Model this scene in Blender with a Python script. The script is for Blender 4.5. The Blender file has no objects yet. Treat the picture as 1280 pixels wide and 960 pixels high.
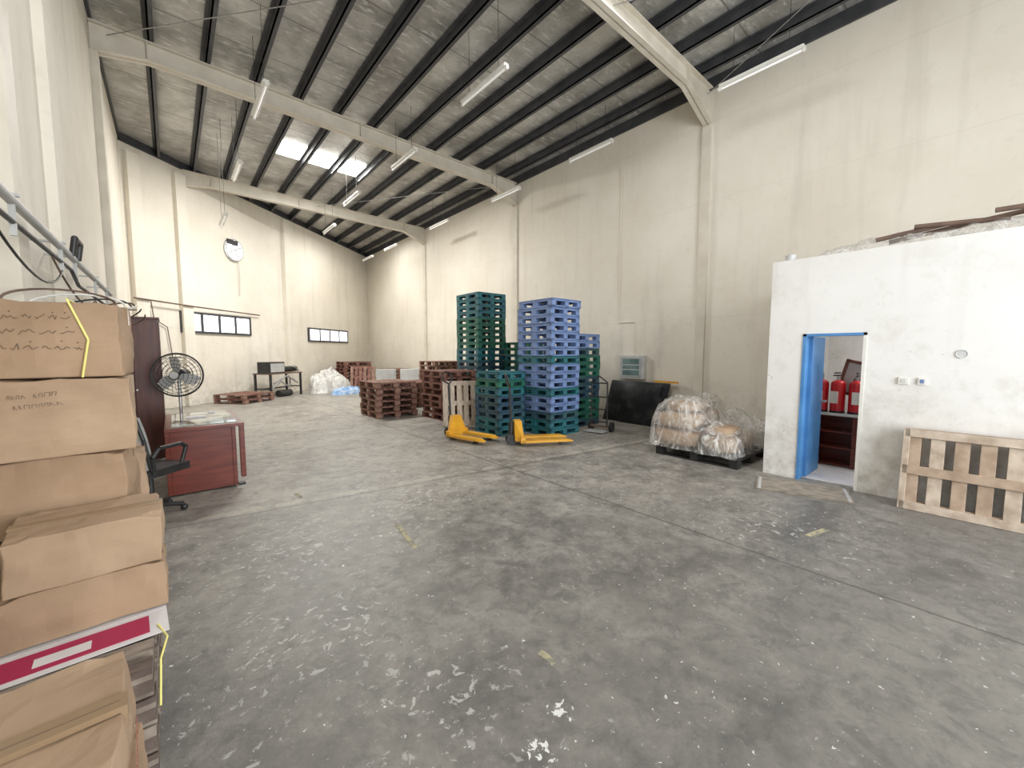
import bpy, math, random
from mathutils import Vector, Matrix, noise, Euler
random.seed(7)
S=bpy.context.scene
COL=S.collection

# ------------------------------------------------------------------ materials
def mat(name,c1,c2=None,rough=.6,metal=0,scale=5,detail=6,bump=0,bscale=None,emit=None,es=0,p0=.35,p1=.65,stretch=None,spec=.5):
    m=bpy.data.materials.new(name); m.use_nodes=True
    nt=m.node_tree; b=nt.nodes['Principled BSDF']
    b.inputs['Roughness'].default_value=rough; b.inputs['Metallic'].default_value=metal
    b.inputs['Base Color'].default_value=(*c1,1)
    b.inputs['Specular IOR Level'].default_value=spec
    tc=nt.nodes.new('ShaderNodeTexCoord'); mp=nt.nodes.new('ShaderNodeMapping')
    nt.links.new(tc.outputs['Object'],mp.inputs['Vector'])
    if stretch: mp.inputs['Scale'].default_value=stretch
    if c2:
        n=nt.nodes.new('ShaderNodeTexNoise'); n.inputs['Scale'].default_value=scale; n.inputs['Detail'].default_value=detail
        r=nt.nodes.new('ShaderNodeValToRGB'); r.color_ramp.elements[0].position=p0; r.color_ramp.elements[1].position=p1
        r.color_ramp.elements[0].color=(*c1,1); r.color_ramp.elements[1].color=(*c2,1)
        nt.links.new(mp.outputs[0],n.inputs['Vector']); nt.links.new(n.outputs['Fac'],r.inputs['Fac']); nt.links.new(r.outputs[0],b.inputs['Base Color'])
    if bump:
        n2=nt.nodes.new('ShaderNodeTexNoise'); n2.inputs['Scale'].default_value=bscale or scale*3; n2.inputs['Detail'].default_value=5
        bp=nt.nodes.new('ShaderNodeBump'); bp.inputs['Strength'].default_value=bump; bp.inputs['Distance'].default_value=.02
        nt.links.new(mp.outputs[0],n2.inputs['Vector']); nt.links.new(n2.outputs['Fac'],bp.inputs['Height']); nt.links.new(bp.outputs[0],b.inputs['Normal'])
    if emit:
        b.inputs['Emission Color'].default_value=(*emit,1); b.inputs['Emission Strength'].default_value=es
    return m

class NT:
    def __init__(s,m): s.t=m.node_tree; s.n=s.t.nodes; s.l=s.t.links
    def new(s,k,**kw):
        x=s.n.new(k)
        for a,v in kw.items(): setattr(x,a,v)
        return x
    def val(s,x,sock):
        if isinstance(x,(int,float)): sock.default_value=x
        else: s.l.new(x,sock)
    def math(s,op,a,b=0,c=None,clamp=False):
        x=s.new('ShaderNodeMath',operation=op); x.use_clamp=clamp
        s.val(a,x.inputs[0]); s.val(b,x.inputs[1])
        if c is not None: s.val(c,x.inputs[2])
        return x.outputs[0]
    def noise(s,vec,sc,det=6,ro=.55,dist=0):
        x=s.new('ShaderNodeTexNoise'); x.inputs['Scale'].default_value=sc; x.inputs['Detail'].default_value=det; x.inputs['Roughness'].default_value=ro; x.inputs['Distortion'].default_value=dist
        s.l.new(vec,x.inputs['Vector']); return x.outputs['Fac']
    def ramp(s,f,p0,p1):
        x=s.new('ShaderNodeMapRange'); x.clamp=True
        s.l.new(f,x.inputs[0]); x.inputs[1].default_value=p0; x.inputs[2].default_value=p1
        return x.outputs[0]
    def mix(s,f,a,b):
        x=s.new('ShaderNodeMix',data_type='RGBA')
        s.val(f,x.inputs[0])
        for v,i in ((a,6),(b,7)):
            if isinstance(v,tuple): x.inputs[i].default_value=(*v,1)
            else: s.l.new(v,x.inputs[i])
        return x.outputs[2]

def base(name):
    m=bpy.data.materials.new(name); m.use_nodes=True
    return m,NT(m),m.node_tree.nodes['Principled BSDF']

# floor
def floor_mat():
    m,N,b=base('worn_concrete')
    g=N.new('ShaderNodeNewGeometry'); P=g.outputs['Position']
    sx=N.new('ShaderNodeSeparateXYZ'); N.l.new(P,sx.inputs[0]); X,Y=sx.outputs[0],sx.outputs[1]
    big=N.noise(P,.55,5,.6); mid=N.noise(P,2.4,10,.74,.3); fine=N.noise(P,11,10,.8); blot=N.noise(P,6,8,.72,.8)
    c=N.mix(N.ramp(mid,.38,.62),(.125,.115,.10),(.35,.325,.285))
    c=N.mix(N.math('MULTIPLY',N.ramp(big,.36,.60),.55),c,(.41,.38,.33))
    c=N.mix(N.math('MULTIPLY',N.ramp(blot,.50,.62),.45),c,(.095,.088,.08))
    c=N.mix(N.math('MULTIPLY',N.ramp(fine,.50,.64),.38),c,(.07,.067,.06))
    c=N.mix(N.math('MULTIPLY',N.math('SUBTRACT',1,N.ramp(fine,.34,.44)),.5),c,(.48,.46,.42))
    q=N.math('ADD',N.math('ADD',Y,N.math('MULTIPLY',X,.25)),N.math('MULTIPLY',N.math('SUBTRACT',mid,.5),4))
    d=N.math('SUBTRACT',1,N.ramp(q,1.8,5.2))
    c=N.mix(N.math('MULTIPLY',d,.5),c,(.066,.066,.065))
    def blob(x0,y0,r0,r1):
        dx=N.math('SUBTRACT',X,x0); dy=N.math('SUBTRACT',Y,y0)
        dd=N.math('SQRT',N.math('ADD',N.math('MULTIPLY',dx,dx),N.math('MULTIPLY',dy,dy)))
        return N.math('SUBTRACT',1,N.ramp(dd,r0,r1))
    patch=N.ramp(N.noise(P,.9,3),.42,.60)
    cl=N.math('MAXIMUM',N.math('MAXIMUM',blob(.7,3.6,.3,1.4),blob(.5,2.4,.2,.9)),N.math('MAXIMUM',blob(4.2,1.2,.1,1.0),N.math('MAXIMUM',blob(2.0,4.0,.2,1.2),blob(.9,1.6,.1,.8))))
    n1=N.noise(P,15,6,.7,.6)
    thr=N.math('SUBTRACT',.635,N.math('MULTIPLY',cl,.065))
    sp=N.ramp(N.math('SUBTRACT',n1,thr),0,.025)
    mask=N.math('MAXIMUM',patch,cl)
    c=N.mix(N.math('MULTIPLY',N.math('MULTIPLY',sp,mask),.62),c,(.58,.57,.54))
    n2=N.noise(P,30,4,.6,.4)
    near=N.math('MAXIMUM',blob(1.05,1.08,.0,.10),blob(1.25,1.15,.0,.08))
    sb=N.ramp(N.math('SUBTRACT',n2,N.math('SUBTRACT',.68,N.math('MULTIPLY',near,.22))),0,.03)
    c=N.mix(N.math('MULTIPLY',sb,.85),c,(.78,.78,.76))
    wob=N.math('MULTIPLY',N.math('SUBTRACT',mid,.5),.07)
    def line(v,k,w):
        e=N.math('ABSOLUTE',N.math('SUBTRACT',N.math('ADD',v,wob),k)); return N.math('LESS_THAN',e,w)
    cr=N.math('ADD',Y,N.math('MULTIPLY',X,.13))
    j=line(X,3.5,.012)
    for a,k,w in ((cr,4.72,.012),(cr,10.6,.02),(cr,-1.2,.014),(X,6.9,.012)):
        j=N.math('MAXIMUM',j,line(a,k,w))
    c=N.mix(N.math('MULTIPLY',j,.6),c,(.05,.045,.04))
    pale=line(cr,4.84,.05)
    c=N.mix(N.math('MULTIPLY',N.math('MULTIPLY',pale,N.ramp(mid,.40,.55)),.4),c,(.50,.46,.37))
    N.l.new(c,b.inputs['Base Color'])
    r=N.math('ADD',N.math('MULTIPLY',mid,.45),.25); N.l.new(r,b.inputs['Roughness'])
    bp=N.new('ShaderNodeBump'); bp.inputs['Strength'].default_value=.3; bp.inputs['Distance'].default_value=.01
    N.l.new(fine,bp.inputs['Height']); N.l.new(bp.outputs[0],b.inputs['Normal'])
    return m
def wall_mat(name,c1,c2,dirt=(.42,.38,.32),lowamt=.5,sma=.35):
    m,N,b=base(name)
    g=N.new('ShaderNodeNewGeometry'); P=g.outputs['Position']
    sx=N.new('ShaderNodeSeparateXYZ'); N.l.new(P,sx.inputs[0]); Z=sx.outputs[2]
    big=N.noise(P,.6,5,.6); fine=N.noise(P,7,8,.7)
    c=N.mix(N.ramp(big,.35,.7),c1,c2)
    c=N.mix(N.math('MULTIPLY',N.ramp(fine,.55,.8),.25),c,dirt)
    low=N.math('MULTIPLY',N.math('SUBTRACT',1,N.ramp(Z,0,1.2)),N.ramp(fine,.38,.62))
    c=N.mix(N.math('MULTIPLY',low,lowamt),c,dirt)
    sm=N.math('MULTIPLY',N.ramp(N.noise(P,1.3,9,.72,.2),.52,.72),N.math('SUBTRACT',1,N.ramp(Z,1.4,3.6)))
    c=N.mix(N.math('MULTIPLY',sm,sma),c,dirt)
    spk=N.math('MULTIPLY',N.ramp(N.noise(P,9,3,.6,1.0),.69,.72),N.math('SUBTRACT',1,N.ramp(Z,2,3)))
    c=N.mix(N.math('MULTIPLY',spk,.4),c,(.25,.22,.18))
    mp=N.new('ShaderNodeMapping'); mp.inputs['Scale'].default_value=(3,3,.25); N.l.new(P,mp.inputs[0])
    st=N.ramp(N.noise(mp.outputs[0],1.2,6),.54,.72)
    c=N.mix(N.math('MULTIPLY',st,.22),c,dirt)
    wob=N.math('MULTIPLY',N.math('SUBTRACT',big,.5),.08)
    if c1[2]<.63:
        for k in (2.3,4.6,6.1):
            e=N.math('LESS_THAN',N.math('ABSOLUTE',N.math('SUBTRACT',N.math('ADD',Z,wob),k)),.008)
            c=N.mix(N.math('MULTIPLY',e,.14),c,dirt)
    N.l.new(c,b.inputs['Base Color']); b.inputs['Roughness'].default_value=.85
    b.inputs['Specular IOR Level'].default_value=.2
    bp=N.new('ShaderNodeBump'); bp.inputs['Strength'].default_value=.12; bp.inputs['Distance'].default_value=.01
    N.l.new(fine,bp.inputs['Height']); N.l.new(bp.outputs[0],b.inputs['Normal'])
    return m
def foil_mat():
    m,N,b=base('foil_insulation')
    g=N.new('ShaderNodeNewGeometry'); P=g.outputs['Position']
    big=N.noise(P,1.1,6,.65); mp=N.new('ShaderNodeMapping'); mp.inputs['Scale'].default_value=(1,3,1); N.l.new(P,mp.inputs[0])
    cr=N.noise(mp.outputs[0],3.5,6,.7)
    c=N.mix(N.ramp(big,.34,.64),(.26,.25,.225),(.60,.59,.555))
    c=N.mix(N.math('MULTIPLY',N.ramp(cr,.54,.68),.65),c,(.88,.88,.87))
    sx=N.new('ShaderNodeSeparateXYZ'); N.l.new(P,sx.inputs[0])
    s=N.math('LESS_THAN',N.math('ABSOLUTE',N.math('SUBTRACT',N.math('FRACT',N.math('DIVIDE',sx.outputs[1],1.2)),.5)),.012)
    c=N.mix(N.math('MULTIPLY',s,.6),c,(.12,.11,.10))
    N.l.new(c,b.inputs['Base Color']); b.inputs['Metallic'].default_value=.4; b.inputs['Roughness'].default_value=.38
    bp=N.new('ShaderNodeBump'); bp.inputs['Strength'].default_value=.7; bp.inputs['Distance'].default_value=.03
    N.l.new(cr,bp.inputs['Height']); N.l.new(bp.outputs[0],b.inputs['Normal'])
    return m

M_floor=floor_mat(); M_wall=wall_mat('cream_paint',(.71,.655,.56),(.79,.745,.655)); M_white=wall_mat('office_white_paint',(.72,.705,.68),(.80,.79,.77),(.42,.385,.33),.7,.5)
M_foil=foil_mat()
M_beam=mat('beam_cream',(.60,.55,.46),(.68,.63,.54),rough=.6,scale=3)
M_purlin=mat('purlin_dark',(.035,.037,.042),(.06,.06,.065),rough=.5,scale=4)
M_black=mat('black_plastic',(.012,.012,.013),(.03,.03,.03),rough=.45,scale=8)
M_steel=mat('grey_steel',(.35,.35,.35),(.5,.5,.5),rough=.35,metal=.8,scale=10)
M_grey=mat('grey_paint',(.38,.38,.37),(.46,.46,.45),rough=.5,scale=6)
M_lgrey=mat('light_grey_plastic',(.50,.51,.51),(.60,.60,.59),rough=.5,scale=6)
M_cgrey=mat('chair_grey_mesh',(.40,.39,.37),(.50,.49,.46),rough=.7,scale=20)
M_whitep=mat('white_enamel',(.70,.685,.64),(.76,.745,.70),rough=.4,scale=6)
M_tube=mat('fluorescent_tube',(.9,.9,.9),rough=.3,emit=(1,.98,.94),es=.15)
M_sky=mat('skylight_panel',(.9,.9,.9),rough=.5,emit=(1,.99,.96),es=9)
M_pane=mat('window_pane_daylight',(.8,.85,.9),rough=.2,emit=(.93,.97,1),es=1.6)
M_fanl=mat('fan_opening_daylight',(.9,.9,.9),rough=.4,emit=(1,1,1),es=5)
M_mahog=mat('mahogany',(.11,.020,.013),(.18,.036,.02),rough=.28,scale=3,stretch=(1,1,8))
M_ward=mat('dark_wood_veneer',(.06,.018,.013),(.10,.03,.02),rough=.35,scale=3,stretch=(6,6,1))
M_glass=mat('desk_glass',(.20,.16,.13),(.42,.50,.47),rough=.06,spec=1,scale=4,p0=.45,p1=.55)  # pale green patches painted in to suggest window reflections on the glass
M_red=mat('extinguisher_red',(.50,.012,.018),(.58,.02,.025),rough=.3,scale=5)
M_blue=mat('door_blue_paint',(.06,.20,.46),(.09,.27,.56),rough=.45,scale=3)
M_yel=mat('jack_yellow',(.78,.40,.03),(.66,.32,.03),rough=.4,scale=6)
M_tape=mat('floor_tape_worn',(.40,.36,.22),(.20,.19,.16),rough=.8,scale=14,p0=.45,p1=.6)
M_strap=mat('yellow_strap',(.75,.68,.22),rough=.5)
M_woodr=mat('red_brown_pallet_wood',(.13,.055,.042),(.25,.12,.09),rough=.8,scale=4,stretch=(2,2,10))
M_woodr2=mat('brown_pallet_wood',(.18,.10,.075),(.30,.18,.13),rough=.8,scale=4,stretch=(2,2,10))
M_woodl=mat('light_pallet_wood',(.36,.28,.21),(.56,.47,.38),rough=.7,scale=4,stretch=(8,2,2))
M_woodm=mat('mid_pallet_wood',(.30,.215,.15),(.44,.33,.245),rough=.7,scale=4,stretch=(8,2,2))
M_woodg=mat('weathered_pallet_wood',(.15,.115,.09),(.30,.25,.20),rough=.85,scale=4,stretch=(2,9,2),bump=.3)
M_woodgd=mat('dark_weathered_wood',(.07,.05,.04),(.15,.11,.09),rough=.85,scale=4,stretch=(2,9,2),bump=.3)
M_card=mat('cardboard',(.27,.175,.105),(.38,.255,.16),rough=.8,scale=2.2,bump=.3,bscale=5)
M_card2=mat('cardboard_tan',(.30,.20,.125),(.41,.285,.185),rough=.8,scale=2.6,bump=.3,bscale=5)
M_tapeb=mat('packing_tape',(.27,.185,.11),rough=.25)
M_ink=mat('ink_brown',(.16,.105,.065),rough=.8)
M_inkr=mat('ink_red',(.30,.10,.07),rough=.8)
M_green=mat('plastic_green_dark',(.014,.095,.070),(.024,.15,.10),rough=.45,scale=2)
M_teal=mat('plastic_teal',(.02,.15,.16),(.03,.11,.15),rough=.45,scale=2)
M_pblue=mat('plastic_blue',(.13,.20,.40),(.19,.28,.50),rough=.45,scale=2)
M_pdark=mat('plastic_dark_blue',(.03,.07,.12),(.04,.10,.10),rough=.45,scale=2)
M_marble=mat('black_marbled_board',(.012,.012,.012),(.06,.055,.05),rough=.3,scale=4,p0=.5,p1=.75)
M_mat1=mat('doormat_weave',(.30,.255,.20),(.17,.15,.125),rough=.9,scale=9)
M_mag=mat('magenta_print',(.38,.012,.075),rough=.4)
M_paper=mat('white_print',(.72,.70,.70),(.62,.60,.62),rough=.4,scale=5)
M_bluecl=mat('blue_tarp',(.12,.28,.55),(.5,.6,.72),rough=.6,scale=6)
M_bag=mat('white_plastic_bags',(.48,.47,.45),(.74,.72,.68),rough=.35,scale=5,bump=.4)
M_rust=mat('rusty_timber',(.10,.06,.045),(.17,.11,.08),rough=.8,scale=6)
M_screen=mat('panel_glass',(.10,.16,.16),(.2,.28,.27),rough=.15,scale=3)
M_sack=mat('brown_paper_goods',(.34,.215,.12),(.46,.32,.20),rough=.7,scale=3,bump=.3)
def film_mat():
    m,N,b=base('clear_wrap_film')
    g=N.new('ShaderNodeNewGeometry'); P=g.outputs['Position']
    mp=N.new('ShaderNodeMapping'); mp.inputs['Scale'].default_value=(1,1,.45); N.l.new(P,mp.inputs[0])
    n=N.noise(mp.outputs[0],7,6,.6,2.0)
    b.inputs['Base Color'].default_value=(.72,.70,.66,1); b.inputs['Roughness'].default_value=.10; b.inputs['Specular IOR Level'].default_value=1
    b.inputs['Coat Weight'].default_value=.8; b.inputs['Coat Roughness'].default_value=.05
    N.l.new(N.math('ADD',N.math('MULTIPLY',N.ramp(n,.44,.64),.5),.18),b.inputs['Alpha'])
    bp=N.new('ShaderNodeBump'); bp.inputs['Strength'].default_value=.6; bp.inputs['Distance'].default_value=.03
    N.l.new(n,bp.inputs['Height']); N.l.new(bp.outputs[0],b.inputs['Normal']); N.l.new(bp.outputs[0],b.inputs['Coat Normal'])
    return m
M_film=film_mat()

# ------------------------------------------------------------------ mesh builder
class MB:
    def __init__(s): s.v=[]; s.f=[]; s.mi=[]; s.mats=[]; s.X=Matrix.Identity(4); s.sm=[]
    def m(s,mt):
        if mt not in s.mats: s.mats.append(mt)
        return s.mats.index(mt)
    def quadmesh(s,vs,fs,mt,smooth=False,M=None):
        o=len(s.v); T=s.X@(M if M is not None else Matrix.Identity(4))
        s.v+=[tuple(T@Vector(p)) for p in vs]; k=s.m(mt)
        for f in fs: s.f.append([o+i for i in f]); s.mi.append(k); s.sm.append(smooth)
    def box(s,x0,x1,y0,y1,z0,z1,mt,M=None):
        vs=[(x,y,z) for x in(x0,x1) for y in(y0,y1) for z in(z0,z1)]
        s.quadmesh(vs,[(0,1,3,2),(4,6,7,5),(0,4,5,1),(2,3,7,6),(0,2,6,4),(1,5,7,3)],mt,M=M)
    def cyl(s,a,b,r,mt,n=12,r2=None,cap=True):
        a=Vector(a); b=Vector(b); d=(b-a); q=d.to_track_quat('Z','Y'); r2=r if r2 is None else r2
        vs=[]
        for p,rr in((a,r),(b,r2)):
            for i in range(n):
                t=2*math.pi*i/n; vs.append(p+q@Vector((rr*math.cos(t),rr*math.sin(t),0)))
        fs=[(i,(i+1)%n,n+(i+1)%n,n+i) for i in range(n)]
        s.quadmesh(vs,fs,mt,smooth=True)
        if cap: s.quadmesh(vs,[tuple(range(n-1,-1,-1)),tuple(range(n,2*n))],mt)
    def tube(s,pts,r,mt,n=8):
        for i in range(len(pts)-1): s.cyl(pts[i],pts[i+1],r,mt,n)
    def ring(s,c,R,r,mt,axis='Y',seg=28,n=6,M=None):
        pts=[]
        for i in range(seg+1):
            t=2*math.pi*i/seg
            p={'Y':(math.cos(t),0,math.sin(t)),'Z':(math.cos(t),math.sin(t),0),'X':(0,math.cos(t),math.sin(t))}[axis]
            pts.append(Vector(c)+R*Vector(p))
        s.tube(pts,r,mt,n)
    def sphere(s,c,r,mt,nu=14,nv=9,sc=(1,1,1)):
        vs=[];fs=[]
        for j in range(nv+1):
            ph=math.pi*j/nv
            for i in range(nu):
                t=2*math.pi*i/nu; vs.append((c[0]+r*sc[0]*math.sin(ph)*math.cos(t),c[1]+r*sc[1]*math.sin(ph)*math.sin(t),c[2]+r*sc[2]*math.cos(ph)))
        for j in range(nv):
            for i in range(nu): fs.append((j*nu+i,(j+1)*nu+i,(j+1)*nu+(i+1)%nu,j*nu+(i+1)%nu))
        s.quadmesh(vs,fs,mt,smooth=True)
    def obj(s,name,loc=(0,0,0),rz=0,bevel=0,parent=None,rot=None):
        me=bpy.data.meshes.new(name); me.from_pydata(s.v,[],s.f)
        for mt in s.mats: me.materials.append(mt)
        me.polygons.foreach_set('material_index',s.mi); me.polygons.foreach_set('use_smooth',s.sm); me.update()
        o=bpy.data.objects.new(name,me); COL.objects.link(o); o.location=loc
        o.rotation_euler=rot if rot else (0,0,rz)
        if bevel:
            b=o.modifiers.new('bevel','BEVEL'); b.width=bevel; b.segments=2; b.limit_method='ANGLE'
        if parent: o.parent=parent
        return o

W=8.36; A=-.76; RZ=6.92; YB=-5.0
FL=Vector((A,14.5,0)); FR=Vector((W,22.2,0))
fdir=(FR-FL).normalized(); fang=math.atan2(fdir.y,fdir.x)
def far_y(x): return FL.y+(x-FL.x)*(FR.y-FL.y)/(FR.x-FL.x)
def zo(x): return .20*(W-x)/(W-A)     # gentle roof fall to the right
def slab(b,xa,xb,y0,y1,za0,za1,zb0,zb1,mt):
    vs=[(xa,y0,za0),(xb,y0,zb0),(xb,y0,zb1),(xa,y0,za1),(xa,y1,za0),(xb,y1,zb0),(xb,y1,zb1),(xa,y1,za1)]
    b.quadmesh(vs,[(0,1,2,3),(7,6,5,4),(0,4,5,1),(3,2,6,7),(0,3,7,4),(1,5,6,2)],mt)

# ------------------------------------------------------------------ room
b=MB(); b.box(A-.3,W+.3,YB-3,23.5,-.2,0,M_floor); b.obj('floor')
b=MB(); b.box(W,W+.2,YB,23,0,RZ+.3,M_wall); b.obj('wall_right')
b=MB(); b.box(A-.2,A,YB,15.2,0,RZ+.3,M_wall); b.obj('wall_left')
L=(FR-FL).length
b=MB(); b.box(-.3,L+.3,0,.2,0,RZ+.3,M_wall); wf=b.obj('wall_far',loc=FL,rz=fang)
b=MB()
b.box(A-.2,.6,YB-.2,YB,0,RZ+.3,M_wall); b.box(5.6,W+.2,YB-.2,YB,0,RZ+.3,M_wall); b.box(.6,5.6,YB-.2,YB,5,RZ+.3,M_wall)
b.obj('wall_back')
b=MB(); slab(b,A-.3,W+.3,YB-.3,23.5,RZ+zo(A-.3),RZ+.1+zo(A-.3),RZ+zo(W+.3),RZ+.1+zo(W+.3),M_foil); b.obj('ceiling')
b=MB(); b.X=Matrix.Translation(FL)@Matrix.Rotation(fang,4,'Z')
for xx in (.25,1.5,5.75): b.box(xx-.16,xx+.16,-.12,0,0,RZ-.2,M_wall)
b.obj('wall_column_1')
b=MB()
for yy in (5.6,): b.box(A,A+.07,yy-.2,yy+.2,0,RZ-.1,M_wall)
b.obj('wall_column_2')
frames=[-1.9,3.9,9.73,15.6]
for k,yy in enumerate(frames):
    b=MB(); x0=A+.01 if yy<14 else .50
    zt=6.73; W1=W-.005
    prof=[(x0,6.26),(x0+.7,6.40),(W-.95,6.41),(W1,6.06)]
    for i in range(3):
        (xa,za),(xb,zb)=prof[i],prof[i+1]; za+=zo(xa); zb+=zo(xb)
        slab(b,xa,xb,yy-.012,yy+.012,za,zt+zo(xa),zb,zt+zo(xb),M_beam)
        slab(b,xa,xb,yy-.09,yy+.09,za,za+.02,zb,zb+.02,M_beam)
    slab(b,x0,W1,yy-.09,yy+.09,zt-.02+zo(x0),zt+zo(x0),zt-.02+zo(W1),zt+zo(W1),M_beam)
    for xx in (x0+.7,W-.95,3.6): b.box(xx-.008,xx+.008,yy-.085,yy+.085,6.43+zo(xx),zt-.02+zo(xx),M_beam)
    b.obj('roof_beam')
    b=MB(); b.box(W-.06,W,yy-.09,yy+.09,0,6.05,M_beam)  # steel frame column on the right wall
    b.obj('wall_column_%d'%(3+2*k))
    if yy<14:
        b=MB(); b.box(A,A+.1,yy-.12,yy+.12,0,6.45,M_beam); b.obj('wall_column_%d'%(4+2*k))  # matching frame column on the left wall
xs=[-.022+.784*i for i in range(11)]
b=MB()
for x in xs:
    y1=far_y(x)+.05; o=zo(x)
    b.box(x-.012,x+.012,YB,y1,6.735+o,6.90+o,M_purlin); b.box(x-.012,x+.07,YB,y1,6.735+o,6.75+o,M_purlin); b.box(x-.07,x+.012,YB,y1,6.885+o,6.90+o,M_purlin)
b.box(W-.05,W-.01,YB,22.1,6.70,6.92,M_purlin); b.box(A+.0,A+.04,YB,14.4,7.0,7.12,M_purlin)
b.X=Matrix.Translation(FL)@Matrix.Rotation(fang,4,'Z')
slab(b,0,L,-.06,-.01,6.92,7.12,6.72,6.92,M_purlin)
b.obj('roof_purlins')
b=MB()
for (p,q) in (((W-.1,3.9,6.6),(5.2,-1.9,6.65)),((W-.1,-1.9,6.6),(5.2,3.9,6.65)),((W-.4,9.73,6.6),(4.2,15.6,6.7)),((A+.2,9.73,6.8),(4.2,3.9,6.7))):
    b.cyl(p,q,.008,M_steel,6)
b.obj('roof_bracing_rods')
b=MB()
for i in (3,4,5):
    x0,x1=xs[i],xs[i+1]; slab(b,x0+.08,x1-.03,12.1,12.95,6.885+zo(x0+.08),6.915+zo(x0+.08),6.885+zo(x1-.03),6.915+zo(x1-.03),M_sky)
b.obj('skylight')
def lamp(x,y,z,rz=0):
    b=MB(); L2=.6
    b.box(-.04,.04,-L2,L2,.0,.035,M_whitep); b.box(-.055,.055,-L2,L2,-.012,0,M_whitep)
    b.cyl((0,-L2+.03,-.035),(0,L2-.03,-.035),.016,M_tube,10)
    for s in(-1,1): b.box(-.02,.02,s*L2-.02,s*L2+.02,-.06,0,M_whitep)
    for s in(-.4,.4): b.cyl((0,s,.03),(0,s,6.88+zo(x)-z),.004,M_black,5)
    b.obj('fluorescent_batten_lamp',loc=(x,y,z),rz=rz)
for x,y,z in ((7.35,2.66,6.07),(7.42,6.1,6.10),(7.3,8.95,5.95),(7.3,12.6,6.0),(7.3,16.6,6.0),(7.3,19.2,6.0),
              (4.1,5.6,5.92),(4.3,8.95,6.0),(4.15,12.0,5.95),(4.3,14.7,5.75),(1.35,8.15,5.8),(1.35,11.3,5.7),(1.15,12.4,4.85)):
    lamp(x,y,z)

def far_local(x): return (x-FL.x)/(FR.x-FL.x)*L
def farwin(name,x0,x1,z0,z1):
    b=MB(); a,c=far_local(x0),far_local(x1)
    b.box(a-.05,c+.05,-.05,.02,z0-.05,z1+.05,M_purlin)
    w=(c-a)/4
    for i in range(4): b.box(a+i*w+.055,a+(i+1)*w-.055,-.06,-.045,z0+.02,z1-.02,M_pane)
    b.obj(name,loc=FL,rz=fang)
farwin('window_1',.28,2.15,2.22,2.76)
farwin('window_2',4.55,6.75,2.10,2.60)
b=MB(); a=far_local(1.75)
b.X=Matrix.Translation((a,0,5.0))
b.cyl((0,-.05,0),(0,.02,0),.36,M_grey,28); b.cyl((0,-.07,0),(0,-.05,0),.33,M_fanl,28)
b.ring((0,-.09,0),.34,.02,M_grey)
for k in range(4):
    t=k*2*math.pi/4+.5; b.cyl((0,-.1,0),(.25*math.cos(t),-.1,.25*math.sin(t)),.015,M_grey,6,r2=.04)
b.sphere((0,-.12,0),.05,M_grey); b.box(-.3,.1,-.14,-.08,.14,.3,M_black)
b.tube([(.1,-.1,-.35),(.14,-.1,-.9),(.1,-.1,-1.5)],.010,M_grey,5)
b.obj('exhaust_fan',loc=FL,rz=fang)

# pipe run on brackets, clear of the columns
b=MB(); PX=A+.17
b.tube([(PX,-4,2.38),(PX,7.8,2.38)],.024,M_grey,10)
b.tube([(PX,-4,2.27),(PX,4.9,2.27),(PX,5.2,2.18),(PX,7.8,2.18)],.014,M_black,8)
for yy in (-3.4,-2.6,-.5,1.0,2.4,3.3,4.5,5.1,6.3,7.3): b.box(A+.001,PX+.03,yy-.012,yy+.012,2.40,2.415,M_grey); b.box(PX-.012,PX+.012,yy-.01,yy+.01,2.2,2.41,M_grey)
b.tube([(PX+.02,4.85,2.38),(PX+.04,4.85,2.52),(PX+.04,5.1,2.52),(PX+.02,5.1,2.38)],.022,M_black,8)
def sag(y0,z0,y1,z1,s,r=.007,mt=None):
    pts=[]
    for i in range(13):
        t=i/12; pts.append((PX+.02*math.sin(t*3.1),y0+(y1-y0)*t,z0+(z1-z0)*t-s*4*t*(1-t)))
    b.tube(pts,r,mt or M_black,5)
sag(2.8,2.25,4.6,2.25,.22); sag(4.2,2.25,6.3,2.2,.2,mt=M_rust); sag(6.1,2.2,7.7,2.2,.25,mt=M_rust)
b.obj('conduit_pipes')
b=MB(); b.X=Matrix.Translation(FL)@Matrix.Rotation(fang,4,'Z')
b.tube([(.0,-.16,3.0),(1.7,-.16,2.95),(4.2,-.1,2.92)],.02,M_rust,8)
b.tube([(.5,-.05,3.0),(.55,-.05,2.5),(.9,-.05,2.3),(1.0,-.05,1.4)],.012,M_rust,6)
b.obj('wall_conduit')
b=MB()
for k in range(7):
    pts=[]
    for i in range(19):
        t=i/18*math.pi*(1.3+.25*(k%3)); pts.append((A+.28+.22*math.cos(t)+.01*k,3.7+k*.42+.22*math.sin(t*1.3+k),1.90+.10*math.sin(t+k*.4)+.008*k))
    b.tube(pts,.007,(M_rust,M_whitep,M_black)[k%3],6)
b.box(A+.002,A+.3,3.5,6.8,1.78,1.80,M_grey)
b.obj('hanging_cable_coils')

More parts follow.
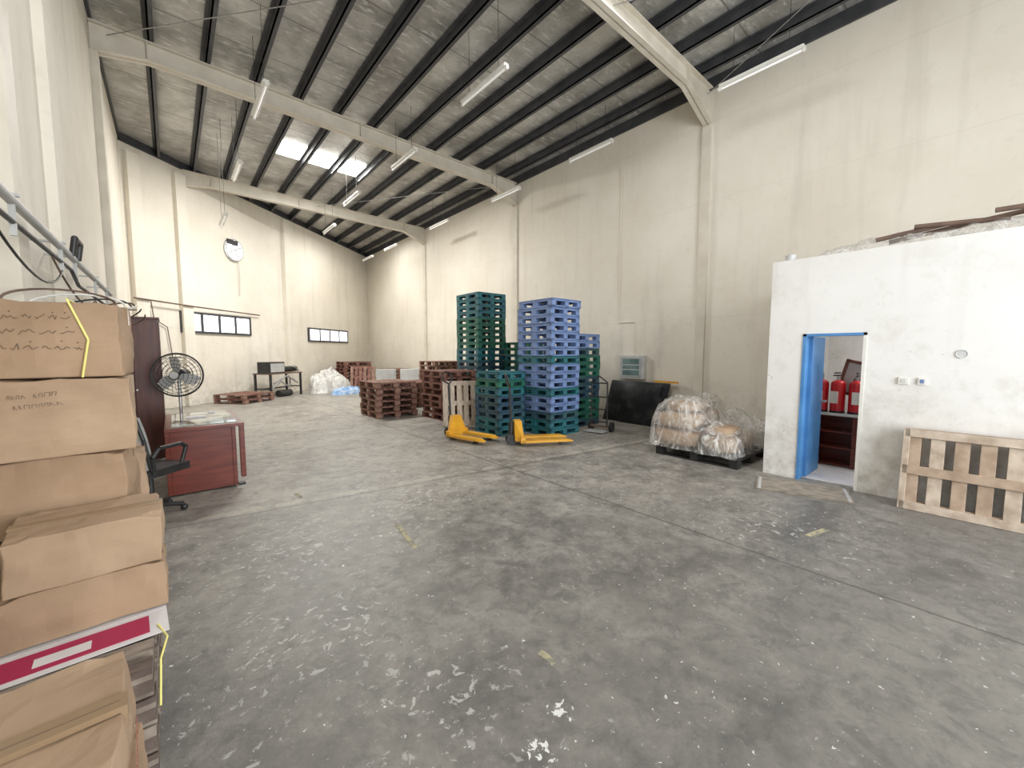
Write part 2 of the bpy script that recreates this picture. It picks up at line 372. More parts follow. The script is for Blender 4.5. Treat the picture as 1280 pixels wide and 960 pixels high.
# ------------------------------------------------------------------ office
OX=5.97; OY=1.89; OH=2.74
b=MB(); t=.14
b.box(OX,OX+t,1.52,OY,0,OH,M_white); b.box(OX,OX+t,-4.9,.92,0,OH,M_white); b.box(OX,OX+t,.92,1.52,1.82,OH,M_white)
b.box(OX+t,W,OY-t,OY,0,OH,M_white); b.box(W-.05,W-.002,-4.9,OY-t,0,OH-.12,M_white); b.obj('wall_office')
b=MB(); b.box(OX+t,W,-4.9,OY-t,OH-.12,OH-.002,M_white); b.obj('ceiling_office')
b=MB(); b.box(OX+t,W,-4.9,OY-t,.001,.012,M_paper); b.obj('floor_office')
b=MB()
for y0,y1 in ((1.485,1.52),(.92,.95)): b.box(OX-.01,OX+t+.01,y0,y1,0,1.82,M_blue if y0>1 else M_whitep)
b.box(OX-.01,OX+t+.01,.92,1.52,1.79,1.82,M_blue)
b.box(OX+t,OX+t+.56,1.45,1.49,.02,1.79,M_blue); b.cyl((OX+t+.5,1.45,.95),(OX+t+.5,1.38,.95),.015,M_steel); b.cyl((OX+t+.5,1.39,.95),(OX+t+.4,1.39,.95),.012,M_steel)
b.obj('door_1')
b=MB(); x0,x1,y0,y1=7.0,7.4,.75,1.68
b.box(x0,x1,y0,y0+.03,0.012,.72,M_mahog); b.box(x0,x1,y1-.03,y1,0.012,.72,M_mahog); b.box(x1-.02,x1,y0,y1,.012,.72,M_mahog)
b.box(x0,x1,1.13,1.17,.012,.72,M_mahog)
for z in (.02,.26,.48): b.box(x0+.02,x1,y0,y1,z,z+.02,M_mahog)
b.box(x0-.02,x1+.02,y0-.02,y1+.02,.72,.75,M_lgrey); b.box(x0-.015,x0+.005,y0,1.13,.03,.70,M_mahog)
b.obj('storage_cabinet',bevel=.003)
def ext(x,y,z,s=1):
    b=MB(); b.cyl((0,0,0),(0,0,.36*s),.075*s,M_red,20); b.sphere((0,0,.36*s),.075*s,M_red,sc=(1,1,.7))
    b.cyl((0,0,.4*s),(0,0,.46*s),.022*s,M_steel); b.box(-.09*s,.03,-.012,.012,.46*s,.475*s,M_black); b.box(-.08*s,.02,-.012,.012,.49*s,.505*s,M_black)
    b.tube([(.02,0,.44*s),(.08*s,.03,.42*s),(.1*s,.04,.3*s),(.09*s,.03,.1*s)],.01,M_black,6)
    b.box(-.077*s,-.06*s,-.04*s,.04*s,.12*s,.27*s,M_whitep); b.cyl((0,0,-.0),(0,0,.03),.077*s,M_black,20)
    b.obj('fire_extinguisher',loc=(x,y,z),rz=random.uniform(-.5,.5))
for y in (1.56,1.37,1.17,.97): ext(7.13,y,.752,1.12)
b=MB()
for a in ((-.3,.3,0,.04),(-.3,.3,.46,.5)): b.box(a[0],a[1],0,.03,a[2],a[3],M_woodr)
for a in (-.3,.26): b.box(a,a+.04,0,.03,0,.5,M_woodr)
b.box(-.27,.27,.012,.018,.03,.47,M_lgrey)
b.obj('picture_frame',loc=(7.32,1.15,.95),rot=(.15,.25,-math.pi/2))
b=MB(); b.box(OX-.02,OX,.56,.64,1.26,1.33,M_whitep); b.box(OX-.02,OX,.43,.49,1.26,1.33,M_whitep); b.box(OX-.023,OX-.02,.445,.475,1.275,1.315,M_pblue); b.box(OX-.023,OX-.02,.58,.62,1.275,1.315,M_lgrey)
b.obj('wall_switch',bevel=.003)
b=MB(); b.cyl((OX-.006,.2,1.58),(OX,.2,1.58),.04,M_lgrey,20); b.ring((OX-.006,.2,1.58),.04,.004,M_lgrey,'X'); b.obj('junction_box_cover')

def lump(name,cx,cy,z0,lx,ly,h,mt,seed=0,n=40,rz=0,wr=.05,power=3,hf=None,zmin=0,extra=None,rough=.35,edge=.45):
    b=extra or MB(); vs=[];fs=[]
    for j in range(n+1):
        for i in range(n+1):
            u=i/n*2-1; v=j/n*2-1
            r=(abs(u)**power+abs(v)**power)**(1/power) if (u or v) else 0
            e=max(0,1-r**4)
            x=u*lx/2; y=v*ly/2
            hh=h*(hf(u,v) if hf else 1)
            nz=noise.fractal(Vector((x*3+seed,y*3,seed*1.7)),1,2,4)
            z=zmin+hh*(e**edge)*(1+rough*nz)
            nw=noise.turbulence_vector(Vector((x*5+seed,y*5,3)),3,False)
            x+=wr*nw.x; y+=wr*nw.y; z+=wr*.8*nw.z*(e**.3)
            vs.append((x,y,max(.003,z)))
    for j in range(n):
        for i in range(n):
            a=j*(n+1)+i; fs.append((a,a+1,a+n+2,a+n+1))
    b.quadmesh(vs,fs,mt,smooth=True)
    return b.obj(name,loc=(cx,cy,z0),rz=rz)
E=MB()
for p,q in (((-.38,.5,.1),(-.3,-.05,.17)),((-.36,.2,.18),(-.3,-.45,.13)),((-.3,.4,.07),(-.2,-.6,.20)),((-.4,-.35,.20),(-.3,-1.2,.20)),((-.42,-.6,.15),(-.2,-1.3,.17))):
    E.cyl(p,q,.024,M_rust,8)
lump('plastic_sheet_and_scrap_pipes',6.45,.42,OH,.85,2.3,.13,M_film,seed=3,wr=.08,extra=E)
b=MB(); b.cyl((0,0,0),(0,0,.07),.05,M_lgrey,14,r2=.06); b.obj('glass_jar',loc=(6.04,1.72,OH))

def wood_pallet_into(b,x0,y0,z0,lx,ly,h,mt,nb=7,jit=0,rz=0,mt2=None):
    T=Matrix.Translation((x0+lx/2+random.uniform(-jit,jit),y0+ly/2+random.uniform(-jit,jit),z0))@Matrix.Rotation(rz+random.uniform(-jit,jit),4,'Z')
    mt2=mt2 or mt
    bw=lx/nb*.72
    for i in range(nb):
        xc=-lx/2+bw/2+i*(lx-bw)/(nb-1); b.box(xc-bw/2,xc+bw/2,-ly/2,ly/2,h-.02,h,random.choice((mt,mt2)),M=T)
    for yy in (-ly/2+.05,0,ly/2-.05):
        b.box(-lx/2,lx/2,yy-.05,yy+.05,h-.04,h-.02,mt,M=T)
        for xx in (-lx/2+.07,0,lx/2-.07): b.box(xx-.07,xx+.07,yy-.05,yy+.05,.02,h-.04,mt2,M=T)
    for xx in (-lx/2+.07,0,lx/2-.07): b.box(xx-.06,xx+.06,-ly/2,ly/2,0,.02,mt,M=T)
def wood_stack(name,x,y,lx,ly,n,mt,mt2,h=.145,jit=.03,z=0,rz=0,yaw=False):
    b=MB()
    if yaw: b.X=Matrix.Rotation(math.pi/2,4,'Z'); lx,ly=ly,lx
    for i in range(n): wood_pallet_into(b,-lx/2,-ly/2,i*h,lx,ly,h-.004,mt,nb=7,jit=jit,mt2=mt2)
    return b.obj(name,loc=(x,y,z),rz=rz)
b=MB()
for layer in (0,.11):
    for i in range(8):
        yy=-.62+i*.165; b.box(layer,.018+layer,yy,yy+.10,.03,.80,M_woodm if i%3 else M_woodl)
for z in (.0,.36,.74): b.box(.018,.11,-.62,.66,z,z+.09,M_woodm)
b.box(-.02,0,-.62,.66,.74,.82,M_woodl); b.box(-.02,0,-.62,.66,.0,.08,M_woodl); b.box(-.02,0,-.62,.66,.36,.45,M_woodm)
b.box(-.02,.13,.62,.67,0,.82,M_woodl)
b.obj('wooden_pallet',loc=(5.68,-.12,.0),rot=(0,.16,0),bevel=.003)
b=MB(); b.box(-.27,.27,-.45,.45,.001,.012,M_mat1); b.box(-.25,.25,-.43,-.40,.012,.013,M_grey); b.box(-.25,.25,.40,.43,.012,.013,M_grey)
b.obj('doormat',loc=(5.56,1.35,0),rz=.30)

# ------------------------------------------------------------------ plastic pallets
def plastic_into(b,lx,ly,z,h,mt,jx=0,jy=0,rz=0):
    T=Matrix.Translation((jx,jy,z))@Matrix.Rotation(rz,4,'Z')
    b.box(-lx/2,lx/2,-ly/2,ly/2,h-.022,h-.008,mt,M=T)
    b.box(-lx/2,lx/2,-ly/2,-ly/2+.03,h-.05,h,mt,M=T); b.box(-lx/2,lx/2,ly/2-.03,ly/2,h-.05,h,mt,M=T)
    b.box(-lx/2,-lx/2+.03,-ly/2,ly/2,h-.05,h,mt,M=T); b.box(lx/2-.03,lx/2,-ly/2,ly/2,h-.05,h,mt,M=T)
    fx=lx*.13; fy=ly*.13
    for xx in (-lx/2+fx/2,0,lx/2-fx/2):
        for yy in (-ly/2+fy/2,0,ly/2-fy/2):
            b.box(xx-fx/2,xx+fx/2,yy-fy/2,yy+fy/2,.02,h-.04,mt,M=T)
        b.box(xx-fx/2,xx+fx/2,-ly/2,ly/2,0,.022,mt,M=T)
    for yy in (-ly/2+fy/2,ly/2-fy/2): b.box(-lx/2,lx/2,yy-fy/2,yy+fy/2,0,.022,mt,M=T)
def plastic_stack(x0,x1,y0,y1,n,mats,h=.153):
    b=MB(); lx=x1-x0; ly=y1-y0
    for i in range(n):
        plastic_into(b,lx,ly,i*h,h-.003,mats(i),random.uniform(-.012,.012),random.uniform(-.012,.012),random.uniform(-.012,.012))
    b.obj('plastic_pallet_stack',loc=((x0+x1)/2,(y0+y1)/2,0))
rc=random.choice
plastic_stack(5.38,6.18,5.27,6.2,17,lambda i:M_pblue if i not in(0,1,2,5,9) else rc((M_teal,M_pdark)))
plastic_stack(4.68,5.34,5.96,6.72,8,lambda i:rc((M_green,M_teal,M_pdark)))
plastic_stack(5.75,6.6,8.1,9.08,20,lambda i:rc((M_green,M_teal,M_green,M_pdark)) if i<14 else rc((M_teal,M_green)))
plastic_stack(6.45,7.28,5.62,6.5,13,lambda i:rc((M_green,M_pdark)) if i<11 else M_pblue)
plastic_stack(6.4,7.28,7.0,7.9,12,lambda i:rc((M_green,M_teal)))
wood_stack('wooden_pallet_stack',4.2,9.95,1.05,1.1,6,M_woodr,M_woodr2)
wood_stack('wooden_pallet_stack',5.2,8.6,.95,1.0,8,M_woodr,M_woodr)
wood_stack('wooden_pallet_stack',6.85,11.75,1.1,1.1,9,M_woodr,M_woodr2)
wood_stack('wooden_pallet_stack',5.55,11.3,1.1,1.1,5,M_woodr2,M_woodr)
wood_stack('wooden_pallet_stack',6.45,19.1,1.2,1.2,8,M_woodr,M_woodr)
wood_stack('wooden_pallet_stack',7.6,17.2,1.1,1.1,6,M_woodr2,M_woodr)
wood_stack('wooden_pallet_stack',1.75,15.45,1.2,1.1,2,M_woodr,M_woodr2,rz=fang)
b=MB(); wood_pallet_into(b,-.42,-.48,0,.84,.96,.13,M_woodl,nb=6,mt2=M_woodl)
b.obj('wooden_pallet',loc=(4.78,7.35,.485),rot=(math.radians(76),0,math.radians(-28)))
b=MB(); wood_pallet_into(b,-.5,-.5,0,1.0,1.0,.13,M_woodr,nb=6,mt2=M_woodr2)
b.obj('wooden_pallet',loc=(6.3,17.5,.48),rot=(math.radians(62),0,math.radians(-25)))

def jack(a,bp,handle_lean=.25):
    a=Vector(a);bp=Vector(bp); d=(bp-a); Lg=d.length; ang=math.atan2(d.y,d.x)
    b=MB()
    for s in (-1,1):
        y=s*.18
        b.box(.1,Lg-.12,y-.075,y+.075,.06,.10,M_yel)
        vs=[(Lg-.12,y-.075,.06),(Lg-.12,y+.075,.06),(Lg-.12,y+.075,.10),(Lg-.12,y-.075,.10),(Lg,y-.03,.055),(Lg,y+.03,.055),(Lg,y+.03,.07),(Lg,y-.03,.07)]
        b.quadmesh(vs,[(0,1,2,3),(4,7,6,5),(0,4,5,1),(2,6,7,3),(0,3,7,4),(1,5,6,2)],M_yel)
        b.cyl((Lg-.2,y-.04,.038),(Lg-.2,y+.04,.038),.036,M_black,12)
    vs=[(0,-.14,.08),(0,.14,.08),(.14,.25,.08),(.14,-.25,.08),(.0,-.06,.42),(0,.06,.42),(.12,.10,.42),(.12,-.10,.42)]
    b.quadmesh(vs,[(0,1,2,3),(7,6,5,4),(0,4,5,1),(1,5,6,2),(2,6,7,3),(3,7,4,0)],M_yel)
    b.box(.08,.16,-.255,.255,.06,.16,M_yel)
    b.cyl((-.05,-.08,.09),(-.05,-.03,.09),.09,M_black,16); b.cyl((-.05,.03,.09),(-.05,.08,.09),.09,M_black,16)
    b.cyl((-.05,0,.12),(-.05,0,.4),.045,M_black,12)
    hx=-.05-handle_lean
    b.tube([(-.05,0,.36),(hx,0,1.0)],.02,M_black,10)
    b.tube([(hx,0,1.0),(hx-.03,-.11,1.06),(hx-.07,-.11,1.2),(hx-.08,0,1.23),(hx-.07,.11,1.2),(hx-.03,.11,1.06),(hx,0,1.0)],.015,M_black,8)
    b.obj('pallet_jack',loc=a,rz=ang)
jack((4.5,5.30,0),(5.38,4.80,0),.02)
jack((4.0,6.5,0),(4.22,5.58,0),.03)

b=MB()
for s in(-1,1):
    b.tube([(0,s*.17,.12),(0,s*.17,1.0)],.016,M_black,8); b.cyl((.1,s*.2,.1),(.1,s*.25,.1),.1,M_black,18)
for z in (.2,.45,.7,.98): b.tube([(0,-.17,z),(0,.17,z)],.013,M_black,8)
b.box(-.25,.0,-.2,.2,.02,.035,M_grey); b.box(.0,.1,-.2,.2,.09,.11,M_rust); b.cyl((.1,-.2,.1),(.1,.2,.1),.012,M_steel,8)
b.tube([(0,-.17,1.0),(-.02,0,1.12),(0,.17,1.0)],.014,M_black,8)
b.obj('hand_truck',loc=(6.55,5.05,0),rz=.2)

b=MB(); b.box(W-.14,W-.002,5.12,5.76,.98,1.52,M_lgrey); b.box(W-.155,W-.14,5.17,5.71,1.02,1.48,M_grey); b.box(W-.16,W-.15,5.22,5.66,1.06,1.44,M_screen)
for z in (1.18,1.29): b.box(W-.165,W-.16,5.22,5.66,z,z+.02,M_lgrey)
b.obj('electrical_panel',bevel=.006)
b=MB(); b.tube([(W-.02,5.45,1.53),(W-.02,5.45,2.3),(W-.02,5.9,2.3),(W-.02,5.9,5.9)],.008,M_wall,6)
b.obj('panel_conduit')
b=MB()
for k,(y0,y1,hh) in enumerate(((4.45,5.95,.92),(4.6,5.5,.85))):
    x0=7.85-k*.05; th=.025; hx=.35
    vs=[(x0,y0,0.002),(x0,y1,0.002),(x0+hx,y1,hh),(x0+hx,y0,hh),(x0+th,y0,0.002),(x0+th,y1,0.002),(x0+hx+th,y1,hh),(x0+hx+th,y0,hh)]
    b.quadmesh(vs,[(0,1,2,3),(7,6,5,4),(0,4,5,1),(1,5,6,2),(2,6,7,3),(3,7,4,0)],M_marble)
for x0_ in (8.26,): b.box(x0_-.03,x0_+.02,4.3,4.85,.925,.965,M_yel)
b.obj('leaning_marble_boards')

b=MB(); wood_pallet_into(b,5.80,2.15,0,1.15,1.2,.14,M_black,nb=5); b.obj('black_pallet')
E=MB()
def sack(E,cx,cy,cz,lx,ly,lz,mt,seed):
    vs=[];fs=[];nu,nv=16,10
    for j in range(nv+1):
        ph=math.pi*j/nv
        for i in range(nu):
            t=2*math.pi*i/nu
            sg=lambda q:math.copysign(abs(q)**.55,q)
            x=sg(math.sin(ph))*sg(math.cos(t)); y=sg(math.sin(ph))*sg(math.sin(t)); z=sg(math.cos(ph))
            k=1+.12*noise.noise(Vector((x*2+seed,y*2,z*2)))
            vs.append((cx+x*lx/2*k,cy+y*ly/2*k,max(.004,cz+z*lz/2*k)))
    for j in range(nv):
        for i in range(nu): fs.append((j*nu+i,(j+1)*nu+i,(j+1)*nu+(i+1)%nu,j*nu+(i+1)%nu))
    E.quadmesh(vs,fs,mt,smooth=True)
for k,(cx,cy,cz,lx,ly,lz) in enumerate(((-.3,.25,.14,.5,.7,.27),(.25,.25,.14,.5,.7,.27),(-.3,.25,.40,.5,.65,.25),(.22,.25,.42,.5,.65,.25),(-.05,.25,.60,.7,.5,.16),(-.3,-.38,.13,.5,.45,.25),(.2,-.38,.13,.5,.45,.25),(-.2,-.36,.31,.6,.4,.15))):
    sack(E,cx,cy,cz,lx,ly,lz,(M_sack,M_card2)[k%2],k*2.3)
def hfw(u,v):
    t=max(0,min(1,(v+.25)/.3)); t=t*t*(3-2*t)
    return .58+.5*t
lump('shrink_wrapped_load',6.40,2.86,.14,1.30,1.42,.68,M_film,seed=5,n=90,wr=.055,power=5,hf=hfw,extra=E,rough=.16,edge=.30)
lump('plastic_sheet',7.65,2.75,.0,.7,.9,.5,M_film,seed=12,n=40,wr=.05,rough=.25)

# ------------------------------------------------------------------ far group
b=MB()
for x in(-.75,.75):
    for y in(-.3,.3): b.box(x-.03,x+.03,y-.03,y+.03,0,.85,M_black)
b.box(-.8,.8,-.35,.35,.82,.86,M_rust); b.box(-.75,.75,-.03,.03,.3,.34,M_black); b.box(-.8,-.75,-.3,.3,.3,.34,M_black); b.box(.75,.8,-.3,.3,.3,.34,M_black)
b.box(-.75,-.05,-.3,.2,.86,1.25,M_black); b.box(-.72,-.08,-.31,-.3,.9,1.2,M_grey)
b.cyl((.1,-.1,.98),(.75,-.1,.98),.1,M_black,16); b.cyl((.4,-.3,1.08),(.9,-.1,.9),.035,M_steel,8)
b.tube([(-.6,-.3,.5),(0,-.35,.75),(.6,-.3,.45)],.03,M_steel,8)
b.cyl((-.3,-.2,.12),(.3,-.2,.12),.12,M_black,14); b.tube([(-.7,0,.1),(-.2,-.25,.55),(.3,-.2,.3),(.7,.1,.6)],.025,M_grey,6)
b.obj('workbench',loc=(2.95,16.65,0),rz=fang)
lump('plastic_bag_pile',4.8,17.15,0,1.5,1.1,.72,M_bag,seed=21,n=50,wr=.12,power=2.2)
lump('tarp_bundle',5.1,15.9,0,1.1,.6,.22,M_bluecl,seed=25,n=30,wr=.08,power=2.2)
b=MB(); b.box(-.35,.35,-.03,.03,.05,.98,M_grey); b.box(-.4,.4,-.2,.3,0.1,.45,M_grey); b.box(.5,1.2,-.03,.03,.05,.98,M_lgrey); b.box(.5,1.2,-.2,.3,.1,.45,M_grey)
for x in(-.35,.35,.55,1.15):
    for y in(-.17,.27): b.box(x-.02,x+.02,y-.02,y+.02,0,.12,M_black)
b.obj('grey_lounge_chairs',loc=(6.0,14.3,0),rz=-.4,bevel=.02)

# ------------------------------------------------------------------ left group
b=MB(); x0,x1,y0,y1=-.10,.62,5.65,7.1; zt=.77
b.box(x0,x1,y0,y1,zt-.035,zt,M_mahog); b.box(x0+.06,x1-.06,y0+.12,y1-.1,zt,zt+.006,M_glass)
b.box(x0+.04,x1-.12,y0+.08,y0+.12,0.02,zt-.035,M_mahog)
b.box(x1-.12,x1-.08,y0+.08,y1-.08,.02,zt-.035,M_mahog)
b.box(x0+.05,x1-.12,y1-.5,y1-.1,.02,zt-.035,M_mahog)
for z in (.08,.3,.5): b.box(x0+.03,x0+.05,y1-.48,y1-.12,z,z+.18,M_mahog)
b.box(x1-.05,x1,y0+.02,y0+.10,.12,zt-.035,M_mahog); b.box(x1-.07,x1-.0,y0+.12,y0+.2,.0,.02,M_black)
b.box(x0,x0+.04,y0+.08,y0+.55,.02,zt-.035,M_mahog)
b.box(.1,.3,6.4,6.54,zt+.007,zt+.02,M_paper); b.box(.35,.42,6.8,6.9,zt+.007,zt+.02,M_paper)
b.obj('office_desk',bevel=.004)
b=MB()
for k in range(5):
    t=k*2*math.pi/5+.3; b.cyl((0,0,.1),(.25*math.cos(t),.25*math.sin(t),.07),.022,M_black,8); b.sphere((.25*math.cos(t),.25*math.sin(t),.035),.032,M_black)
b.cyl((0,0,.08),(0,0,.42),.028,M_black)
b.box(-.2,.22,-.22,.22,.42,.49,M_black)
n=10; vs=[];fs=[]
for th in (0,.035):
    for j in range(n+1):
        for i in range(n+1):
            u=i/n*2-1; v=j/n; w=.215*(1-.25*v**3)
            vs.append((-.22-.06*v-.05*(1-u*u)*1+th+.05,u*w,.5+.5*v))
N1=(n+1)**2
for j in range(n):
    for i in range(n):
        a=j*(n+1)+i; fs.append((a,a+1,a+n+2,a+n+1)); fs.append((N1+a,N1+a+n+1,N1+a+n+2,N1+a+1))
b.quadmesh(vs,fs,M_cgrey,smooth=True)
b.tube([(-.17,-.22,.5),(-.22,-.215,.8),(-.24,-.17,.99),(-.26,0,1.0),(-.24,.17,.99),(-.22,.215,.8),(-.17,.22,.5)],.016,M_black,8)
for s in(-1,1): b.tube([(-.15,s*.22,.46),(-.18,s*.25,.62),(-.12,s*.26,.70),(.1,s*.26,.70),(.16,s*.25,.66),(.12,s*.23,.5)],.02,M_black,8)
b.cyl((-.2,0,.44),(-.24,0,.7),.03,M_black)
b.obj('office_chair',loc=(-.22,5.25,0),rz=.75)
b=MB(); b.box(-.72,-.13,8.0,8.55,.0,2.08,M_ward); b.box(-.70,-.43,7.98,8.0,.08,2.05,M_ward); b.box(-.42,-.15,7.98,8.0,.08,2.05,M_ward); b.box(-.13,-.118,8.03,8.5,.08,2.05,M_ward)
b.box(-.74,-.11,7.97,8.57,2.08,2.11,M_ward)
b.cyl((-.45,7.98,1.05),(-.45,7.95,1.05),.012,M_steel); b.cyl((-.40,7.98,1.05),(-.40,7.95,1.05),.012,M_steel)
b.obj('wardrobe',bevel=.004)
b=MB(); b.cyl((0,0,0),(0,0,.04),.24,M_black,28); b.cyl((0,0,.04),(0,0,1.22),.02,M_steel,10); b.cyl((0,0,.04),(0,0,.7),.03,M_black,10)
b.cyl((0,.02,1.27),(0,.22,1.27),.08,M_black,16)
for R in (.30,.26,.21,.16,.11,.06):
    b.ring((0,-.08-.05*(1-(R/.3)**2)-.02,1.27),R,.0035,M_black,n=4); b.ring((0,.02+.04*(1-(R/.3)**2),1.27),R,.0035,M_black,n=4)
b.ring((0,-.04,1.27),.31,.012,M_black)
for k in range(28):
    t=k*2*math.pi/28; c,s_=math.cos(t),math.sin(t)
    b.tube([(.05*c,-.15,1.27+.05*s_),(.2*c,-.12,1.27+.2*s_),(.31*c,-.04,1.27+.31*s_)],.0025,M_black,3)
for k in range(3):
    t=k*2*math.pi/3+.4; T=Matrix.Translation((0,-.04,1.27))@Matrix.Rotation(t,4,'Y')
    vs=[(.03,-.02,-.03),(.14,-.03,-.08),(.26,-.02,-.05),(.27,.03,.07),(.13,.03,.07),(.03,.02,.03)]
    b.quadmesh(vs,[tuple(range(6)),tuple(range(5,-1,-1))],M_grey,M=T)
b.cyl((0,-.17,1.27),(0,-.14,1.27),.05,M_grey,16)
b.obj('pedestal_fan',loc=(.07,7.62,0),rz=-.35)

# cartons
def carton(x,y,z,lx,ly,h,rz=0,mt=M_card,text=None,name='cardboard_box',seed=0,label='front',strap=False,scrib=0,crush=.017):
    e=bpy.data.objects.new(name,None); COL.objects.link(e); e.location=(x,y,z); e.rotation_euler=(0,0,rz)
    n=14; b=MB(); vs=[];idx={}
    def D(px,py,pz):
        return noise.noise_vector(Vector((px*5+seed*3.1,py*5+seed,pz*5)))*crush+noise.noise_vector(Vector((px*16+seed*3.1,py*16,pz*16+seed)))*crush*.35
    def P(i,j,k):
        key=(i,j,k)
        if key not in idx:
            u,v,w=i/n*2-1,j/n*2-1,k/n*2-1
            bul=.012
            px=lx/2*u+ (bul*u*(1-v*v)*(1-w*w)); py=ly/2*v+bul*v*(1-u*u)*(1-w*w); pz=h/2*(w+1)
            if k==n: pz-=.010*(1-abs(v))
            nv=D(px,py,pz)
            if k==0: nv.z=0
            if k==n: nv.z=min(nv.z,.004)
            if k==n and abs(u)>.8 and abs(v)>.8: pz-=.008
            idx[key]=len(vs); vs.append((px+nv.x,py+nv.y,pz+nv.z))
        return idx[key]
    fs=[]
    for i in range(n):
        for j in range(n):
            fs.append((P(i,j,n),P(i+1,j,n),P(i+1,j+1,n),P(i,j+1,n))); fs.append((P(i,j,0),P(i,j+1,0),P(i+1,j+1,0),P(i+1,j,0)))
            fs.append((P(i,0,j),P(i+1,0,j),P(i+1,0,j+1),P(i,0,j+1))); fs.append((P(i,n,j),P(i,n,j+1),P(i+1,n,j+1),P(i+1,n,j)))
            fs.append((P(n,i,j),P(n,i+1,j),P(n,i+1,j+1),P(n,i,j+1))); fs.append((P(0,i,j),P(0,i,j+1),P(0,i+1,j+1),P(0,i+1,j)))
    b.quadmesh(vs,fs,mt,smooth=False); o=b.obj('carton_shell',parent=e)
    bv=o.modifiers.new('b','BEVEL'); bv.width=.007; bv.segments=2; bv.limit_method='ANGLE'; bv.angle_limit=math.radians(50)
    b=MB(); b.box(-lx/2,lx/2,-.026,.026,h-.012,h+.002,M_tapeb); b.box(-lx/2,lx/2,-.0015,.0015,h-.012,h+.0026,M_ink); b.box(-lx/2-.008,-lx/2,-.026,.026,h*.78,h+.002,M_tapeb); b.box(lx/2,lx/2+.012,-.026,.026,h*.74,h+.002,M_tapeb)
    b.obj('packing_tape',parent=e)
    if scrib:
        rg=random.Random(seed*7+3); b=MB()
        def fp(x,z):
            d=D(x,-ly/2,z); return (x+d.x,-ly/2-.012*(1-(2*x/lx)**2)*(1-(2*z/h-1)**2)+d.y-.003,z+d.z)
        for row in range(3 if scrib==1 else 2):
            x=-lx*.34+rg.uniform(0,.06); zb=h*(.78-(.2 if scrib==1 else .13)*row)
            xe=lx*(.12 if scrib==1 else -.02)+rg.uniform(0,.06)
            while x<xe:
                if scrib==1:
                    pts=[]; ww=rg.uniform(.025,.06)
                    for i in range(6): pts.append(fp(x+ww*i/5,zb+rg.uniform(-.012,.018)))
                    b.tube(pts,.0013,M_ink,4)
                    if rg.random()<.5: p=fp(x+ww/2,zb+.028); b.sphere(p,.003,M_ink,6,4)
                    x+=ww+.012
                else:
                    ww=rg.uniform(.006,.016); p0=fp(x,zb); p1=fp(x+ww,zb)
                    b.tube([p0,fp(x,zb+.018),fp(x+ww,zb+.018) if rg.random()<.6 else fp(x+ww,zb),p1],.0009,M_ink,4)
                    x+=ww+(.02 if rg.random()<.2 else .007)
        b.obj('marker_writing',parent=e)
    if text:
        for i,(s,tx,tz,size) in enumerate(text):
            cu=bpy.data.curves.new('print','FONT'); cu.body=s; cu.size=size; cu.extrude=.0005
            to=bpy.data.objects.new('printed_text_%d'%(i+1),cu); COL.objects.link(to); to.parent=e
            cu.materials.append(M_inkr)
            to.location=(lx/2+.022,tx,tz); to.rotation_euler=(math.pi/2,0,math.pi/2)
    if strap:
        b=MB(); s0=lx*.22
        b.tube([(s0,-ly/2-.02,.0),(s0+.03,-ly/2-.025,h*.5),(s0-.03,-ly/2-.02,h+.008),(s0-.05,ly/2,h+.01)],.005,M_strap,6); b.obj('strap',parent=e)
    return e
wood_stack('wooden_pallet_stack',-.42,3.02,.6,.5,1,M_woodg,M_woodg,h=.12,jit=0)
cx=-.435;cy=3.03
zs=.12; hs=[.30,.33,.36,.37,.36]
z=zs
for k,h in enumerate(hs):
    carton(cx+(.0,.0,-.012,.010,.006)[k],cy+(.0,.01,0,-.02,.02)[k],z,.50,.46,h-.004,rz=(.0,.05,-.05,.05,-.04)[k],mt=(M_card,M_card2)[k%2],seed=k+1,strap=k in(1,4),scrib=(0,0,0,2,1)[k]); z+=h
z=0
for k in range(3): carton(-.40,3.82+.02*k,z,.42,.42,.305,rz=.05*k,seed=20+k,mt=M_card2); z+=.31
wood_stack('wooden_pallet_stack',-.43,2.34,.64,.84,4,M_woodg,M_woodgd,h=.112,jit=.004,yaw=True)
b=MB(); b.box(-.31,.33,-.30,.26,.0,.003,M_paper); b.box(-.31,.27,-.27,-.13,.003,.005,M_mag); b.box(-.05,.1,-.24,-.18,.005,.006,M_paper); b.box(-.30,.33,-.10,.0,.003,.004,M_paper)
b.obj('printed_banner_sheet',loc=(-.41,2.42,.448),rz=.06)
carton(-.33,2.54,.457,.50,.38,.20,rz=.08,seed=31,mt=M_card)
carton(-.31,2.56,.66,.46,.38,.22,rz=.04,seed=32,mt=M_card2)
carton(-.39,1.22,0,.54,.50,.44,rz=.03,seed=41,mt=M_card2)
carton(-.39,1.22,.442,.54,.48,.15,rz=-.03,seed=42,mt=M_card,text=[('FRAGILE  GOODS',-.2,.06,.035)])
carton(-.39,1.24,.595,.52,.46,.20,rz=.05,seed=43,mt=M_card2,text=[('HANDLE WITH CARE',-.2,.07,.03)])
b=MB(); b.tube([(-.1,2.2,.455),(-.07,2.1,.445),(-.09,2.0,.42),(-.095,1.9,.3)],.004,M_strap,6); b.obj('loose_strap')

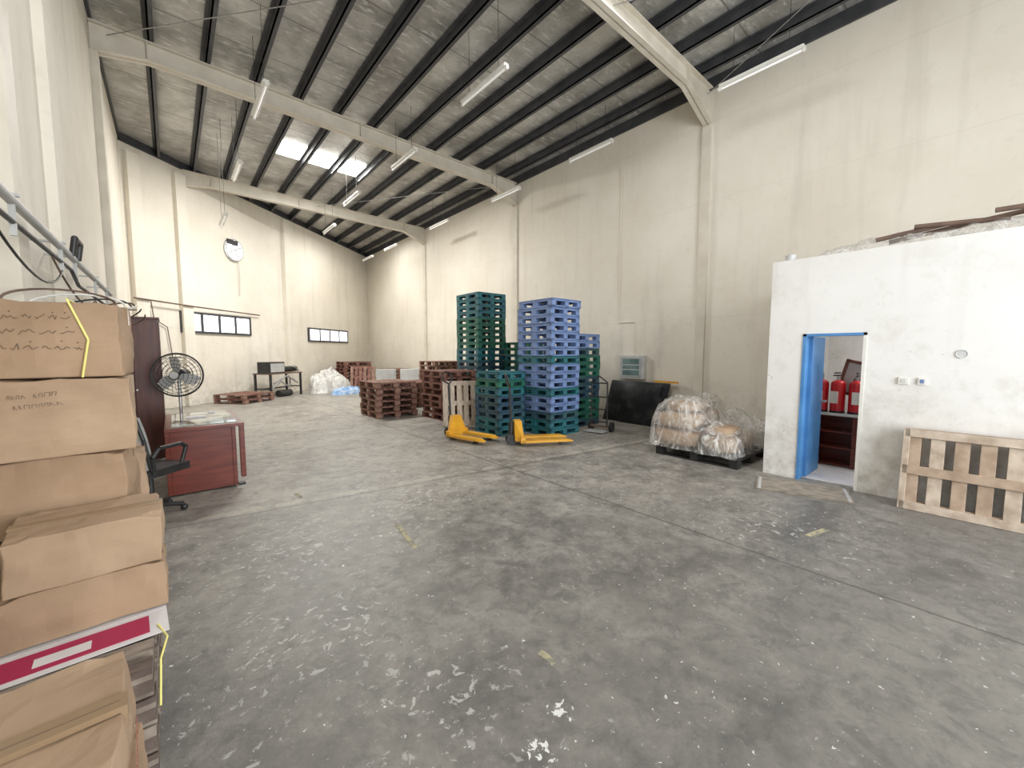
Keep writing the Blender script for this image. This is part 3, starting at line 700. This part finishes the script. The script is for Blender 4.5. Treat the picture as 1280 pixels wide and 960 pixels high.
b=MB()
def strip(x0,y0,x1,y1,w):
    d=Vector((x1-x0,y1-y0,0)); Lg=d.length; T=Matrix.Translation(((x0+x1)/2,(y0+y1)/2,.0012))@Matrix.Rotation(math.atan2(d.y,d.x),4,'Z')
    b.box(-Lg/2,Lg/2,-w/2,w/2,-.001,.0005,M_tape,M=T)
for a in ((1.53,3.49,1.45,2.95,.04),(1.43,1.47,1.43,1.36,.04),(4.17,.95,4.45,.88,.05),(1.0,5.0,1.02,4.8,.04)): strip(*a)
b.obj('floor_tape_marks')

# ------------------------------------------------------------------ lights
def area(name,loc,rot,sx,sy,e,col=(1,1,1)):
    l=bpy.data.lights.new(name,'AREA'); l.shape='RECTANGLE'; l.size=sx; l.size_y=sy; l.energy=e; l.color=col
    o=bpy.data.objects.new(name,l); COL.objects.link(o); o.location=loc; o.rotation_euler=rot; return o
area('daylight_loading_door',(3.1,-4.7,2.6),(math.radians(90),0,0),4.8,4.6,600,(.93,.97,1))
area('fill_light_front',(3.6,3.0,6.7),(0,0,0),4,.8,130,(.98,.98,1))  # added fill lamp under the roof, out of frame, no skylight panel above
area('daylight_skylight_middle',(3.5,12.5,6.86),(0,0,0),2.3,.8,540,(1,.985,.95))
area('fill_light_rear',(6.2,17.5,6.6),(0,0,0),1.5,1.1,120,(1,.985,.95))  # added fill lamp for the far end, no roof opening here
area('office_ceiling_light',(7.2,.3,2.55),(0,0,0),.6,.6,24,(1,.98,.95))
w=bpy.data.worlds.new('world'); S.world=w; w.use_nodes=True
w.node_tree.nodes['Background'].inputs[0].default_value=(.85,.92,1,1); w.node_tree.nodes['Background'].inputs[1].default_value=1.2

# ------------------------------------------------------------------ camera
c=bpy.data.cameras.new('camera'); c.sensor_width=36; c.lens=36*505/1280; c.clip_start=.05
co=bpy.data.objects.new('camera',c); COL.objects.link(co); co.location=(0,0,1.6)
co.rotation_euler=(math.radians(90)-.0790,0,-.6996)
S.camera=co
S.view_settings.view_transform='Standard'; S.view_settings.exposure=0.18
